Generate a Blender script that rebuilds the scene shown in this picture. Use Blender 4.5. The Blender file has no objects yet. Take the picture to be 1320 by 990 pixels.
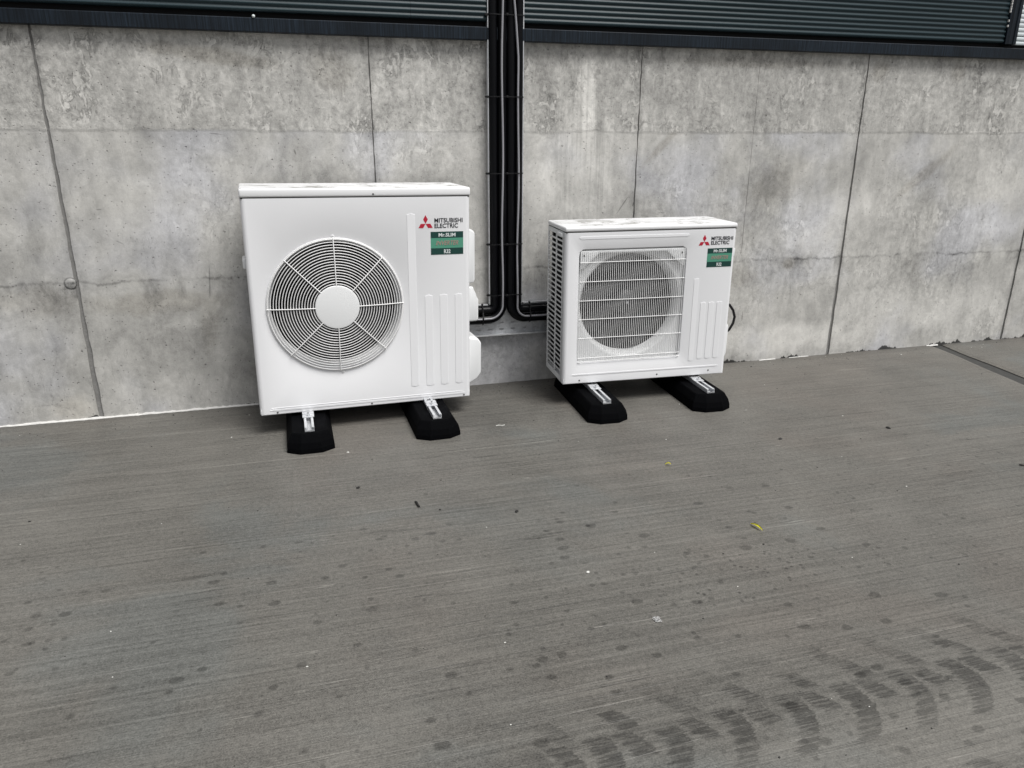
import bpy, bmesh, math, random
from mathutils import Vector, Matrix
R = math.radians
random.seed(7)
scene = bpy.context.scene
C = scene.collection

# ------------------------------------------------------------------ camera
YAW, PITCH, ROLL = R(15.895), R(18.6625), R(0.156)
CAM_H, CAM_D = 1.2454, 3.5807
fw = Vector((math.sin(YAW) * math.cos(PITCH), math.cos(YAW) * math.cos(PITCH), -math.sin(PITCH)))
rt = Vector((math.cos(YAW), -math.sin(YAW), 0))
up = rt.cross(fw)
rt, up = rt * math.cos(ROLL) + up * math.sin(ROLL), up * math.cos(ROLL) - rt * math.sin(ROLL)
cd = bpy.data.cameras.new('camera')
cam = bpy.data.objects.new('camera', cd)
C.objects.link(cam)
M = Matrix((rt, up, -fw)).transposed().to_4x4()
M.translation = Vector((0, -CAM_D, CAM_H))
cam.matrix_world = M
cd.sensor_fit = 'HORIZONTAL'
cd.sensor_width = 36
cd.lens = 961.7 / 1320 * 36
cd.clip_start = 0.05
cd.clip_end = 2000
scene.camera = cam

# ------------------------------------------------------------------ light
SUN_EL, SUN_AZ = R(62), R(146)          # sun azimuth measured clockwise from +Y
world = bpy.data.worlds.new('World')
scene.world = world
world.use_nodes = True
wn, wl = world.node_tree.nodes, world.node_tree.links
wn.clear()
sky = wn.new('ShaderNodeTexSky')
sky.sky_type = 'NISHITA'
sky.sun_disc = False
sky.sun_elevation = SUN_EL
sky.sun_rotation = SUN_AZ
sky.dust_density = 4.0
sky.ozone_density = 1.0
hs = wn.new('ShaderNodeHueSaturation')   # an overcast sky is close to grey
hs.inputs['Saturation'].default_value = 0.22
bg = wn.new('ShaderNodeBackground')
bg.inputs['Strength'].default_value = 0.068
wo = wn.new('ShaderNodeOutputWorld')
wl.new(sky.outputs[0], hs.inputs['Color'])
wl.new(hs.outputs[0], bg.inputs[0])
wl.new(bg.outputs[0], wo.inputs[0])
sd = bpy.data.lights.new('sun', 'SUN')
sd.energy = 2.4
sd.angle = R(30)
sd.color = (1.0, 0.985, 0.96)
sun = bpy.data.objects.new('sun', sd)
C.objects.link(sun)
sdir = Vector((math.sin(SUN_AZ) * math.cos(SUN_EL), math.cos(SUN_AZ) * math.cos(SUN_EL), math.sin(SUN_EL)))
sun.rotation_euler = sdir.to_track_quat('Z', 'Y').to_euler()
sun.location = sdir * 20
scene.view_settings.view_transform = 'Standard'
scene.view_settings.look = 'None'
scene.view_settings.gamma = 1
scene.view_settings.exposure = 0.6

# ------------------------------------------------------------------ node helper
class S:
    """a socket with arithmetic"""
    def __init__(s, t, o): s.t, s.o = t, o
    def m(s, op, *a, clamp=False):
        n = s.t.nodes.new('ShaderNodeMath'); n.operation = op; n.use_clamp = clamp
        for i, v in enumerate((s,) + a):
            if isinstance(v, S): s.t.links.new(v.o, n.inputs[i])
            else: n.inputs[i].default_value = v
        return S(s.t, n.outputs[0])
    def __add__(s, b): return s.m('ADD', b)
    def __radd__(s, b): return s.m('ADD', b)
    def __sub__(s, b): return s.m('SUBTRACT', b)
    def __rsub__(s, b): return (s * -1.0) + b
    def __mul__(s, b): return s.m('MULTIPLY', b)
    def __rmul__(s, b): return s.m('MULTIPLY', b)
    def __truediv__(s, b): return s.m('DIVIDE', b)
    def __pow__(s, b): return s.m('POWER', b)
    def abs(s): return s.m('ABSOLUTE')
    def ss(s, a, b):
        n = s.t.nodes.new('ShaderNodeMapRange'); n.interpolation_type = 'SMOOTHSTEP'
        s.t.links.new(s.o, n.inputs['Value'])
        lo, hi, x, y = (a, b, 0.0, 1.0) if a < b else (b, a, 1.0, 0.0)
        n.inputs['From Min'].default_value = lo; n.inputs['From Max'].default_value = hi
        n.inputs['To Min'].default_value = x; n.inputs['To Max'].default_value = y
        return S(s.t, n.outputs['Result'])

class Mat:
    def __init__(s, name, coords='world'):
        s.mat = bpy.data.materials.new(name); s.mat.use_nodes = True
        s.t = s.mat.node_tree
        s.b = s.t.nodes['Principled BSDF']
        if coords == 'world':
            g = s.t.nodes.new('ShaderNodeNewGeometry'); s.p = g.outputs['Position']
        else:
            g = s.t.nodes.new('ShaderNodeTexCoord'); s.p = g.outputs['Object']
        sp = s.t.nodes.new('ShaderNodeSeparateXYZ'); s.t.links.new(s.p, sp.inputs[0])
        s.x, s.y, s.z = (S(s.t, sp.outputs[i]) for i in range(3))
    def vec(s, x, y, z=0.0):
        n = s.t.nodes.new('ShaderNodeCombineXYZ')
        for i, v in enumerate((x, y, z)):
            if isinstance(v, S): s.t.links.new(v.o, n.inputs[i])
            else: n.inputs[i].default_value = v
        return n.outputs[0]
    def noise(s, v, scale, detail=4, rough=0.55, dist=0.0):
        n = s.t.nodes.new('ShaderNodeTexNoise')
        n.inputs['Scale'].default_value = scale; n.inputs['Detail'].default_value = detail
        n.inputs['Roughness'].default_value = rough; n.inputs['Distortion'].default_value = dist
        s.t.links.new(v if v is not None else s.p, n.inputs['Vector'])
        return S(s.t, n.outputs[0])
    def voro(s, v, scale, feature='F1', rnd=1.0):
        n = s.t.nodes.new('ShaderNodeTexVoronoi'); n.feature = feature
        n.inputs['Scale'].default_value = scale; n.inputs['Randomness'].default_value = rnd
        s.t.links.new(v if v is not None else s.p, n.inputs['Vector'])
        sp = None
        if feature == 'F1':
            q = s.t.nodes.new('ShaderNodeSeparateColor'); s.t.links.new(n.outputs['Color'], q.inputs[0])
            sp = [S(s.t, q.outputs[i]) for i in range(3)]
        return S(s.t, n.outputs['Distance']), sp
    def mix(s, f, a, b, mode='MIX'):
        n = s.t.nodes.new('ShaderNodeMix'); n.data_type = 'RGBA'; n.blend_type = mode
        n.clamp_factor = True
        for sock, v in ((n.inputs[0], f), (n.inputs[6], a), (n.inputs[7], b)):
            if isinstance(v, S): s.t.links.new(v.o, sock)
            elif hasattr(v, 'links') or hasattr(v, 'is_output'): s.t.links.new(v, sock)
            elif isinstance(v, (int, float)): sock.default_value = v
            else: sock.default_value = (*v, 1)
        return n.outputs[2]
    def gray(s, v, tint=(1, 1, 1)):
        n = s.t.nodes.new('ShaderNodeCombineColor')
        for i in range(3): s.t.links.new((v * tint[i]).o, n.inputs[i])
        return n.outputs[0]
    def col(s, c):
        if hasattr(c, 'is_output'): s.t.links.new(c, s.b.inputs['Base Color'])
        else: s.b.inputs['Base Color'].default_value = (*c, 1)
        return s
    def rough(s, v):
        if isinstance(v, S): s.t.links.new(v.o, s.b.inputs['Roughness'])
        else: s.b.inputs['Roughness'].default_value = v
        return s
    def set(s, **k):
        for a, v in k.items(): s.b.inputs[a.replace('_', ' ')].default_value = v
        return s
    def bump(s, h, strength=0.5, dist=0.002):
        n = s.t.nodes.new('ShaderNodeBump'); n.inputs['Strength'].default_value = strength
        n.inputs['Distance'].default_value = dist
        s.t.links.new(h.o, n.inputs['Height'])
        s.t.links.new(n.outputs[0], s.b.inputs['Normal'])
        return s
    def blob(s, cx, cz, rx, rz, ang=0.0, warp=None, u=None, v=None, soft=0.6):
        """soft-edged irregular ellipse mask"""
        u = s.x if u is None else u; v = s.z if v is None else v
        c, n = math.cos(ang), math.sin(ang)
        du, dv = u - cx, v - cz
        a = (du * c + dv * n) / rx; b = (dv * c - du * n) / rz
        d = (a * a + b * b).m('SQRT')
        if warp is not None: d = d + (warp - 0.5) * 1.6
        return d.ss(1.0 + soft * 0.4, 1.0 - soft)

# ------------------------------------------------------------------ materials
def concrete_wall_mat():
    m = Mat('cast_concrete')
    oi = m.t.nodes.new('ShaderNodeObjectInfo'); rnd = S(m.t, oi.outputs['Random'])
    big = m.noise(None, 1.1, 3, .5)
    med = m.noise(None, 4.5, 9, .62, .3)
    vst = m.noise(m.vec(m.x * 9.0, m.y, m.z * 2.2), 1.6, 8, .6, .4)
    fine = m.noise(None, 38, 8, .7)
    fine2 = m.noise(m.vec(m.x * 1.0, m.y, m.z * .6 + 7.0), 25, 9, .74, .9)
    grit = m.noise(None, 170, 3, .7)
    topband = (m.z + (med - .5) * .05).ss(1.238, 1.256)
    rough_zone = (topband * .75 + (m.noise(None, .9, 2, .5)).ss(.45, .62) * .55).m('MINIMUM', 1.0)
    v = (big - .5) * .26 + (med - .5) * .36 + (vst - .5) * .22 + (grit - .5) * .18 + (rnd - .5) * .015 + .43
    cl = m.noise(m.vec(m.x, m.y, m.z * .8 + 3.0), 3.1, 10, .68, 1.1)
    cl2 = m.noise(m.vec(m.x * 1.1, m.y, m.z * .7 + 9.0), 8.5, 8, .66, .8)
    v = v + (cl.ss(.42, .56) - .5) * .065 + (cl2.ss(.46, .58) - .4) * .045 + (fine - .5) * .10
    scr = m.noise(m.vec(m.x * 14.0, m.y, m.z * 2.5 + 1.0), 2.0, 4, .6)
    v = v - (scr - .5).abs().ss(.012, .0) * cl2.ss(.52, .6) * .10
    # mottled relief of the upper lift
    mot = fine2.ss(.38, .62)
    v = v + (mot - .5) * .17 * (rough_zone * .85 + .15) * (med.ss(.36, .62) * .8 + .3) + (fine - .5) * .42 * (rough_zone + .35)
    worm = (fine2 - .5).abs().ss(.035, .0) * (med.ss(.5, .62))
    v = v - worm * .14 * rough_zone
    # bug holes
    dv, cc = m.voro(None, 26)
    pits = dv.ss(.12, .06) * cc[0].ss(.80, .84)
    dv2, cc2 = m.voro(None, 60)
    pits2 = dv2.ss(.16, .07) * cc2[1].ss(.86, .9)
    pit = pits.m('MAXIMUM', pits2)
    # pour lines
    wob = m.noise(m.vec(m.x, 0.0, 0.0), 3.0, 6, .6)
    wob2 = m.noise(m.vec(m.x, 3.0, 0.0), 9.0, 7, .65)
    z1 = m.z - 1.253 + (wob - .5) * .02
    l1 = z1.abs().ss(.008, .001)
    z2 = m.z - .60 + (wob2 - .5) * .075 + (wob - .5) * .05 + (m.x - 1.0) * .012
    l2d = z2.abs().ss(.010, .001) * wob.ss(.38, .6)
    l2w = z2.ss(-.16, .0) * z2.ss(.02, .0)          # damp band hanging under the second line
    hdir = m.noise(m.vec(m.x, m.z * .6, 4.0), 5.5, 9, .68, .6)
    stain2 = l2w * hdir.ss(.47, .64)
    v = v + l1 * .035 * wob2.ss(.42, .55)  - l2d * .15 - stain2 * .15
    # lighter lime streaks and efflorescence
    w4 = m.noise(None, 6.5, 6, .6, .3)
    run = m.noise(m.vec(m.x * 26.0, 0.0, m.z * .5), 1.0, 5, .6).ss(.42, .60)
    streak = m.blob(1.40, 1.38, .045, .36, 0, w4) * (run * .7 + .5)
    streak = streak.m('MAXIMUM', m.blob(1.38, 1.15, .20, .55, 0, w4) * run * .55)
    streak = streak.m('MAXIMUM', m.blob(1.16, 1.0, .10, .25, 0, w4) * .6)
    streak = streak.m('MAXIMUM', m.blob(2.85, .8, .5, .2, .2, w4) * .35)
    streak = streak.m('MAXIMUM', m.blob(1.37, .98, .07, .22, .05, w4) * .5)
    streak = streak.m('MAXIMUM', m.blob(4.0, .85, .35, .32, 0, w4) * .45)
    streak = streak.m('MAXIMUM', m.blob(2.75, .72, .30, .10, .1, w4) * .5)
    streak = streak.m('MAXIMUM', m.blob(2.6, .12, .9, .10, 0, w4) * .55)
    streak = streak.m('MAXIMUM', m.blob(3.6, .25, .7, .15, 0, w4) * .45)
    streak = streak.m('MAXIMUM', m.blob(-.45, .98, .35, .22, 0, w4) * .35)
    # brown-grey smears and darker patches
    sm = m.blob(1.79, 1.17, .13, .022, .75, w4) * .6
    sm = sm.m('MAXIMUM', m.blob(3.45, 1.03, .22, .035, .62, w4) * .6)
    sm = sm.m('MAXIMUM', m.blob(-.30, 1.545, .30, .035, -.12, w4) * .75)
    sm = sm.m('MAXIMUM', m.blob(.20, 1.50, .10, .09, 0, w4) * .5)
    sm = sm.m('MAXIMUM', m.blob(-.62, .52, .30, .06, 0, w4) * .7)
    sm = sm.m('MAXIMUM', m.blob(-.42, .42, .05, .14, -.15, w4) * .5)
    sm = sm.m('MAXIMUM', m.blob(2.3, 1.58, .5, .03, 0, w4) * .5)
    sm = sm.m('MAXIMUM', m.blob(2.62, .55, .05, .04, 0, w4) * .8)
    sm = sm.m('MAXIMUM', m.blob(2.33, .50, .12, .07, 0, w4) * .5)
    sm = sm.m('MAXIMUM', m.blob(2.5, .98, .22, .13, .5, w4) * .35)
    sm = sm.m('MAXIMUM', m.blob(3.05, 1.56, .06, .05, 0, w4) * .6)
    sm = sm.m('MAXIMUM', m.blob(3.55, 1.56, .05, .06, 0, w4) * .6)
    sm = sm.m('MAXIMUM', m.blob(-1.1, .55, .2, .08, 0, w4) * .5)
    v = v + streak * .24 - sm * .15
    # drip stains just under the flashing
    drip = m.noise(m.vec(m.x * 3.0, 0.0, m.z * .8), 4.2, 7, .65)
    dm = drip.ss(.53, .66) * (m.z + (drip - .5) * .3).ss(1.50, 1.60)
    v = v - dm * .09
    # dark rims beside the formwork joints
    k = (m.x + .935 - .65) / 1.3
    jd = ((k - k.m('FLOOR')) - .5).abs() * 1.3
    jst = (jd + (w4 - .5) * .06).ss(.035, .008)
    v = v - jst * .09 * cl2.ss(.42, .56)
    # hairline cracks, scrapes and a shadow ring painted round the tie hole plug
    dvc, _ = m.voro(m.vec(m.x + (cl - .5) * .25, 0.0, m.z * .8 + (med - .5) * .2), 2.3, 'DISTANCE_TO_EDGE')
    v = v - dvc.ss(.006, .0) * m.noise(None, 2.2, 3, .5).ss(.54, .60) * .10
    mk = m.blob(1.60, .895, .055, .0035, .95, None, soft=.4)
    for q in ((1.66, .90, .012, .004, 1.2), (2.362, .27, .004, .030, .05), (2.395, .30, .003, .018, .0), (2.19, .22, .003, .02, .2), (3.26, .30, .03, .0025, .8), (-.74, .79, .018, .003, -.5), (-.80, .93, .012, .003, 0), (-.40, .60, .004, .08, -.1), (.02, 1.16, .004, .014, .3), (-.30, 1.235, .03, .0025, -.1)):
        mk = mk.m('MAXIMUM', m.blob(*q, None, soft=.4) * .9)
    rx, rz = m.x + .958, m.z - .622
    ring_shadow = ((rx * rx + rz * rz).m('SQRT') - .0245).abs().ss(.005, .001)
    halo = (rx * rx + rz * rz).m('SQRT').ss(.09, .02) * cl2.ss(.44, .56)
    v = v - mk * .16 - ring_shadow * .14 - halo * .07
    # splash and damp at the foot
    foot = m.noise(m.vec(m.x, 0.0, 1.0), 4.3, 5, .7)
    fz = m.z + ((foot.ss(.47, .64) * -.030 - foot.ss(.60, .74) * .025) * m.x.ss(1.6, 2.3) - foot.ss(.55, .75) * .02)
    damp = fz.ss(.004, -.003) * foot.ss(.47, .50)
    v = v * (1.0 - damp * .90)
    v = v * (1.0 - pit * .32)
    # tint: warm above, cool lilac patches below
    coolm = m.noise(None, 1.7, 3, .5)
    cool = coolm.ss(.45, .65) * (1.0 - topband)
    tan = m.blob(-1.05, .05, .12, .07, 0, w4)
    c = m.gray(v, (1.0, .983, .932))
    c = m.mix(cool * .8, c, m.gray(v, (.985, .99, 1.03)))
    c = m.mix((sm * .6).m('MAXIMUM', tan * .5), c, m.gray(v, (1.05, .99, .87)))
    m.col(c)
    m.rough(.78 - topband * .05)
    m.set(Specular_IOR_Level=.35)
    hgt = fine2 * (rough_zone * .9 + .12) + fine * .35 * (rough_zone + .4) + grit * .15 - pit * 1.2 - worm * .5 * rough_zone 
    m.bump(hgt, .8, .005)
    return m.mat

def ground_mat():
    m = Mat('brushed_concrete')
    warp = m.noise(None, .8, 3, .5)
    yy = m.y + (warp - .5) * .05 + m.x * .004
    yl = m.y + (warp - .5) * .02 + m.x * .004
    broad = m.noise(m.vec(m.x * .25, yy * 6.0), 1.0, 4, .6)
    mid = m.noise(m.vec(m.x * .5, yy * 38.0), 1.0, 4, .6)
    lines = m.noise(m.vec(m.x * .55, yl * 105.0), 1.0, 3, .75)
    hair = m.noise(m.vec(m.x * 4.0, yl * 330.0), 1.0, 3, .7)
    patch = m.noise(None, 1.5, 6, .6, .4)
    blot = m.noise(None, 6.0, 7, .65, .3)
    grit = m.noise(None, 230, 3, .7)
    grit2 = m.noise(None, 75, 4, .7)
    near = m.y.ss(-1.2, -2.2)
    v = .110 + (broad - .5) * .016 + (mid - .5) * .032 + (lines - .5) * .125 + (hair - .5) * .09 \
        + (patch - .5) * .065 + (blot - .5) * .055 + (grit - .5) * .20 + (grit2 - .5) * .13
    # single bright ridges left by the brush
    rl = m.noise(m.vec(m.x * .22, yl * 17.0, 5.0), 1.0, 2, .5)
    ridge = (rl - .5).abs().ss(.0030, .0) * m.noise(m.vec(m.x * 2.2, yl * 7.0, 2.0), 1.0, 4, .6).ss(.42, .62)
    rl2 = m.noise(m.vec(m.x * .18, yl * 11.0, 9.0), 1.0, 2, .5)
    groove = (rl2 - .47).abs().ss(.006, .0) * m.noise(m.vec(m.x * 1.7, yl * 5.0, 6.0), 1.0, 4, .6).ss(.42, .6)
    rl3 = m.noise(m.vec(m.x * .12, yl * 30.0, 13.0), 1.0, 1, .5)
    ridge = ridge.m('MAXIMUM', (rl3 - .5).abs().ss(.006, .0) * m.noise(m.vec(m.x * 1.2, yl * 9.0, 4.0), 1.0, 4, .6).ss(.48, .66) * .7)
    v = v + ridge * .075 - groove * .03
    # splashes of water: sparse soft dark spots
    wv = m.vec(m.x + (blot - .5) * .02, m.y + (grit2 - .5) * .012)
    d1, c1 = m.voro(m.vec(m.x * .72 + (blot - .5) * .03, m.y + (grit2 - .5) * .012), 19.0)
    reg = m.noise(None, 1.3, 2, .5)
    zone = m.y.ss(-1.15, -1.5) * (1.0 - m.x.ss(1.5, 1.8) * .75)
    pres = (c1[0] + (reg - .5) * 1.2) * zone
    sp = (d1 - (c1[1] - .5) * .14).ss(.25, .15) * pres.ss(.40, .44)
    dp, cp = m.voro(None, 85.0)
    v = v * (1.0 - dp.ss(.22, .10) * cp[0].ss(.80, .84) * .35)
    d2, c2 = m.voro(wv, 27.0)
    sp2 = (d2 - (c2[1] - .5) * .12).ss(.24, .13) * (c2[0] + (reg - .5) * 1.3).ss(.74, .77) * m.y.ss(-.9, -1.3)
    zr = m.blob(1.20, -1.93, .38, .17, .12, None, m.x, m.y)
    d3, c3 = m.voro(wv, 42.0)
    sp3 = d3.ss(.30, .18) * c3[2].ss(.72, .75) * zr
    v = v * (1.0 - sp * .38 - sp2 * .34 - sp3 * .5)
    # tyre prints: rows of curved lugs, broken up by the brushed relief
    P = .1555
    ser = m.noise(m.vec(m.x * 9.0, yl * 120.0, 3.0), 1.0, 3, .6)
    jag = (ser - .5) * .05
    brk = (mid * .6 + lines * .8 + ser * 1.5).ss(1.34, 1.54) * .80 + .20
    def lug(x0, yc, k, w, ylo, yhi, amt, slope=0.0):
        q = (m.x - x0 + (m.y - yc) * (m.y - yc) * k - (m.y - yc) * slope + (blot - .5) * .03 + jag) / P
        k_ = q.m('ROUND')
        ph = (q - k_) * P
        ia = m.noise(m.vec(k_ * 3.7, yc * 9.0, x0 * 5.0), 1.0, 0, .5).ss(.34, .56) * .35 + .65
        a = ph.ss(-w * 1.15, -w * .75) * ph.ss(.003, -.003)
        t = m.y + (blot - .5) * .03
        e = t.ss(ylo - .012, ylo + .02) * t.ss(yhi + .012, yhi - .012)
        return a * e * ia * amt
    L = lug(1.034, -2.445, 5.0, .056, -2.565, -2.392, 1.0)
    L = L.m('MAXIMUM', lug(1.107, -2.452, 2.5, .05, -2.462, -2.398, 1.0, -.35))
    L = L.m('MAXIMUM', lug(1.110, -2.390, 3.0, .05, -2.392, -2.325, .62, -.45))
    L = L.m('MAXIMUM', lug(1.05, -2.30, 3.0, .05, -2.325, -2.262, .35, -.45))
    L = L.m('MAXIMUM', lug(1.03, -2.76, 5.0, .05, -2.83, -2.66, .5))
    fade = m.x.ss(.32, .55) * (m.noise(None, 3.2, 3, .5).ss(.30, .5) * .3 + .7)
    L = L * fade * brk
    v = v * (1.0 - (L * 1.3).m('MINIMUM', .54))
    scuff = m.noise(m.vec(m.x * 1.2, m.y * 2.4), 2.3, 7, .65, .5).ss(.54, .66) * m.y.ss(-1.9, -2.3)
    v = v - scuff * .016
    pale = m.blob(1.05, -2.60, .9, .13, .0, blot, m.x, m.y)
    v = v + pale * .028
    # darker along the wall, and a darker patch around the gap between the units
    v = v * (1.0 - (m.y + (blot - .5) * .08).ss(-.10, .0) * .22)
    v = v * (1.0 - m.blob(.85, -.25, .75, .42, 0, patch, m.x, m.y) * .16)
    # brown and cool regions
    warmn = m.noise(None, 1.15, 4, .55, .4)
    c = m.gray(v, (1.03, .988, .89))
    c = m.mix(warmn.ss(.50, .66), c, m.gray(v, (1.045, .972, .865)))
    c = m.mix(warmn.ss(.46, .34), c, m.gray(v, (.985, 1.0, .935)))
    m.col(c)
    m.rough(.52 - sp * .12 + (patch - .5) * .3 + (lines - .5) * .25)
    m.set(Specular_IOR_Level=.4)
    m.bump(lines * .8 + mid * .5 + hair * .35 + grit * .35 + ridge * .8 - groove * .6, .5, .0035)
    return m.mat

def paint(name, c, rough=.38, dirt=.0, grain=.0, spec=.5):
    m = Mat(name, 'object')
    n = m.noise(None, 5.0, 6, .65)
    f = m.noise(None, 120.0, 3, .6)
    v = (n - .5) * .05 + (f - .5) * (.02 + grain) + 1.0
    m.col(m.gray(v, c))
    m.rough((n - .5) * .12 + rough)
    m.set(Specular_IOR_Level=spec)
    m.bump(f, .12, .0006)
    return m

CW = concrete_wall_mat()
GR = ground_mat()
WHITE = paint('white_enamel', (.76, .765, .78), .36).mat
WPLAST = paint('white_plastic', (.74, .75, .755), .42).mat
WIRE = paint('white_wire', (.80, .80, .80), .4).mat
def lid_mat():
    m = Mat('dirty_lid', 'object')
    n = m.noise(None, 9.0, 8, .7, .6); f = m.noise(None, 60.0, 4, .6)
    nm = m.t.nodes.new('ShaderNodeTexCoord'); sp = m.t.nodes.new('ShaderNodeSeparateXYZ')
    m.t.links.new(nm.outputs['Normal'], sp.inputs[0]); top = S(m.t, sp.outputs[2]).ss(.8, .98)
    film = m.noise(m.vec(m.x * .9, m.y * 2.4, 3.0), 5.0, 5, .6, .4)
    d = (n.ss(.50, .64) * .85 + f.ss(.60, .68) * .4 + film.ss(.48, .60) * .30) * top
    m.col(m.mix(d, (.76, .765, .775), (.27, .265, .25)))
    m.rough(.4 + d * .3); m.bump(n, .1, .001)
    return m.mat
LID = lid_mat()
INNER = paint('dark_interior', (.012, .012, .013), .8, spec=.2).mat
FINS = paint('coil_fins', (.02, .021, .022), .6, spec=.3).mat
FANM = paint('fan_plastic', (.028, .029, .031), .5).mat
def rubber():
    m = Mat('black_rubber', 'object')
    n = m.noise(None, 160, 3, .7); d = m.noise(None, 7, 6, .65)
    v = .0022 + (n - .5) * .003 + d.ss(.58, .75) * .003
    m.col(m.gray(v, (.92, .98, 1.2))); m.rough(.8 - (d - .5) * .3); m.bump(n, .4, .0015)
    m.set(Specular_IOR_Level=.03)
    return m.mat
RUB = rubber()
def galv(name, v0, r=.38):
    m = Mat(name, 'object')
    d, c = m.voro(None, 90.0); n = m.noise(None, 12, 5, .6)
    v = v0 + (c[0] - .5) * .12 + (n - .5) * .16
    m.col(m.gray(v, (.98, 1.0, 1.03))); m.rough(r + (c[1] - .5) * .12); m.set(Metallic=.55)
    return m.mat
GALV = galv('galvanised_steel', .62)
GALV2 = galv('dull_galvanised_steel', .50, .5)
BLACK = paint('black_insulation', (.003, .0032, .0042), .32, spec=.14).mat
GREY = paint('grey_cable', (.27, .27, .29), .38).mat
BTIE = paint('black_nylon', (.007, .007, .008), .5, spec=.3).mat
SCREW = paint('dull_screw', (.10, .10, .10), .4).mat
RED = paint('emblem_red', (.42, .012, .035), .4).mat
INK = paint('black_ink', (.02, .021, .026), .45).mat
DGREEN = paint('sticker_dark_green', (.004, .042, .035), .42).mat
LGREEN = paint('sticker_light_green', (.075, .27, .185), .42).mat
PINK = paint('sticker_rose', (.33, .22, .19), .45).mat
LWHITE = paint('sticker_white', (.62, .66, .66), .45).mat
JOINT = Mat('joint_mortar'); _n = JOINT.noise(None, 14, 7, .7); _f = JOINT.noise(None, 90, 3, .6)
JOINT.col(JOINT.gray(.21 + (_n - .5) * .12 + (_f - .5) * .05, (1, .985, .95))).rough(.9).bump(_n, .6, .01)
JOINT = JOINT.mat
SEAL = Mat('joint_sealant'); _n = SEAL.noise(None, 40, 4, .6)
SEAL.col(SEAL.gray(.034 + (_n - .5) * .03, (1, 1, .95))).rough(.75).bump(_n, .5, .003)
SEAL = SEAL.mat
FOAM = Mat('lime_bead'); _n = FOAM.noise(None, 50, 4, .6)
FOAM.col(FOAM.gray(.54 + (_n - .5) * .25, (1, .99, .96))).rough(.85).bump(_n, .8, .004)
FOAM = FOAM.mat
def clad_mat(name, c, streaky):
    m = Mat(name)
    if streaky:
        a = m.noise(m.vec(m.x * 130.0, m.y, m.z * 3.0), 1.0, 4, .7)
        b = m.noise(m.vec(m.x * 6.0, m.y, m.z * 2.0), 1.0, 3, .5)
        v = .55 + a.ss(.42, .60) * 1.3 * (b.ss(.3, .6) * .7 + .3) + (b - .5) * .5
        m.rough(.42)
    else:
        a = m.noise(m.vec(m.x * .5, m.y, m.z * 3.0), 2.0, 4, .6)
        v = 1.0 + (a - .5) * .5
        m.rough(.36)
    m.col(m.gray(v, c)); m.set(Specular_IOR_Level=.22)
    return m.mat
CLAD = clad_mat('slate_cladding_paint', (.018, .034, .041), False)
FLASH = clad_mat('slate_flashing_paint', (.0075, .012, .018), True)
SHUT = paint('pale_shutter', (.62, .68, .70), .5).mat

# ------------------------------------------------------------------ mesh helpers
def link(o, parent=None):
    C.objects.link(o)
    if parent is not None: o.parent = parent
    return o
def mobj(name, bm, mat, parent=None, smooth=False, auto=None):
    me = bpy.data.meshes.new(name)
    bmesh.ops.recalc_face_normals(bm, faces=bm.faces)
    bm.to_mesh(me); bm.free()
    me.materials.append(mat)
    if smooth:
        for p in me.polygons: p.use_smooth = True
        if auto is not None:
            me.set_sharp_from_angle(angle=R(auto))
    return link(bpy.data.objects.new(name, me), parent)
def dupm(o, loc=None, parent=None, rot=None):
    c = o.copy(); C.objects.link(c)
    if parent is not None: c.parent = parent
    if loc is not None: c.location = loc
    if rot is not None: c.rotation_euler = rot
    return c
def empty(name, loc=(0, 0, 0), rot=(0, 0, 0)):
    o = bpy.data.objects.new(name, None); o.empty_display_size = .1
    o.location = loc; o.rotation_euler = rot
    return link(o)
def tag(o, label=None, cat=None, group=None, kind=None):
    if label: o['label'] = label
    if cat: o['category'] = cat
    if group: o['group'] = group
    if kind: o['kind'] = kind
    return o
def box(bm, x0, x1, y0, y1, z0, z1, bev=0.0, seg=2, mtx=None):
    g = bmesh.ops.create_cube(bm, size=1.0)
    vs = g['verts']
    for v in vs:
        v.co = Vector(((x0 + x1) / 2 + v.co.x * (x1 - x0), (y0 + y1) / 2 + v.co.y * (y1 - y0), (z0 + z1) / 2 + v.co.z * (z1 - z0)))
    if bev > 0:
        es = list({e for v in vs for e in v.link_edges})
        r = bmesh.ops.bevel(bm, geom=es, offset=bev, segments=seg, affect='EDGES', profile=.5)
        vs = list({v for f in r['faces'] for v in f.verts} | {v for v in vs if v.is_valid})
    if mtx is not None:
        bmesh.ops.transform(bm, matrix=mtx, verts=vs)
    return vs
def nbox(name, mat, parent, *a, **k):
    bm = bmesh.new(); box(bm, *a, **k)
    return mobj(name, bm, mat, parent, smooth=k.get('bev', 0) > 0, auto=40)
def tube(bm, pts, r, seg=10, cap=True):
    pts = [Vector(p) for p in pts]
    rings = []
    prev = None
    for i, p in enumerate(pts):
        d = (pts[min(i + 1, len(pts) - 1)] - pts[max(i - 1, 0)]).normalized()
        if prev is None:
            a = Vector((0, 0, 1)) if abs(d.z) < .9 else Vector((1, 0, 0))
            u = d.cross(a).normalized()
        else:
            u = (prev - d * prev.dot(d)).normalized()
        prev = u
        w = d.cross(u)
        rr = r[i] if isinstance(r, (list, tuple)) else r
        rings.append([bm.verts.new(p + (u * math.cos(t) + w * math.sin(t)) * rr) for t in [2 * math.pi * k / seg for k in range(seg)]])
    for a, b in zip(rings, rings[1:]):
        for k in range(seg):
            bm.faces.new((a[k], a[(k + 1) % seg], b[(k + 1) % seg], b[k]))
    if cap:
        bm.faces.new(rings[0]); bm.faces.new(rings[-1][::-1])
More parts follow.
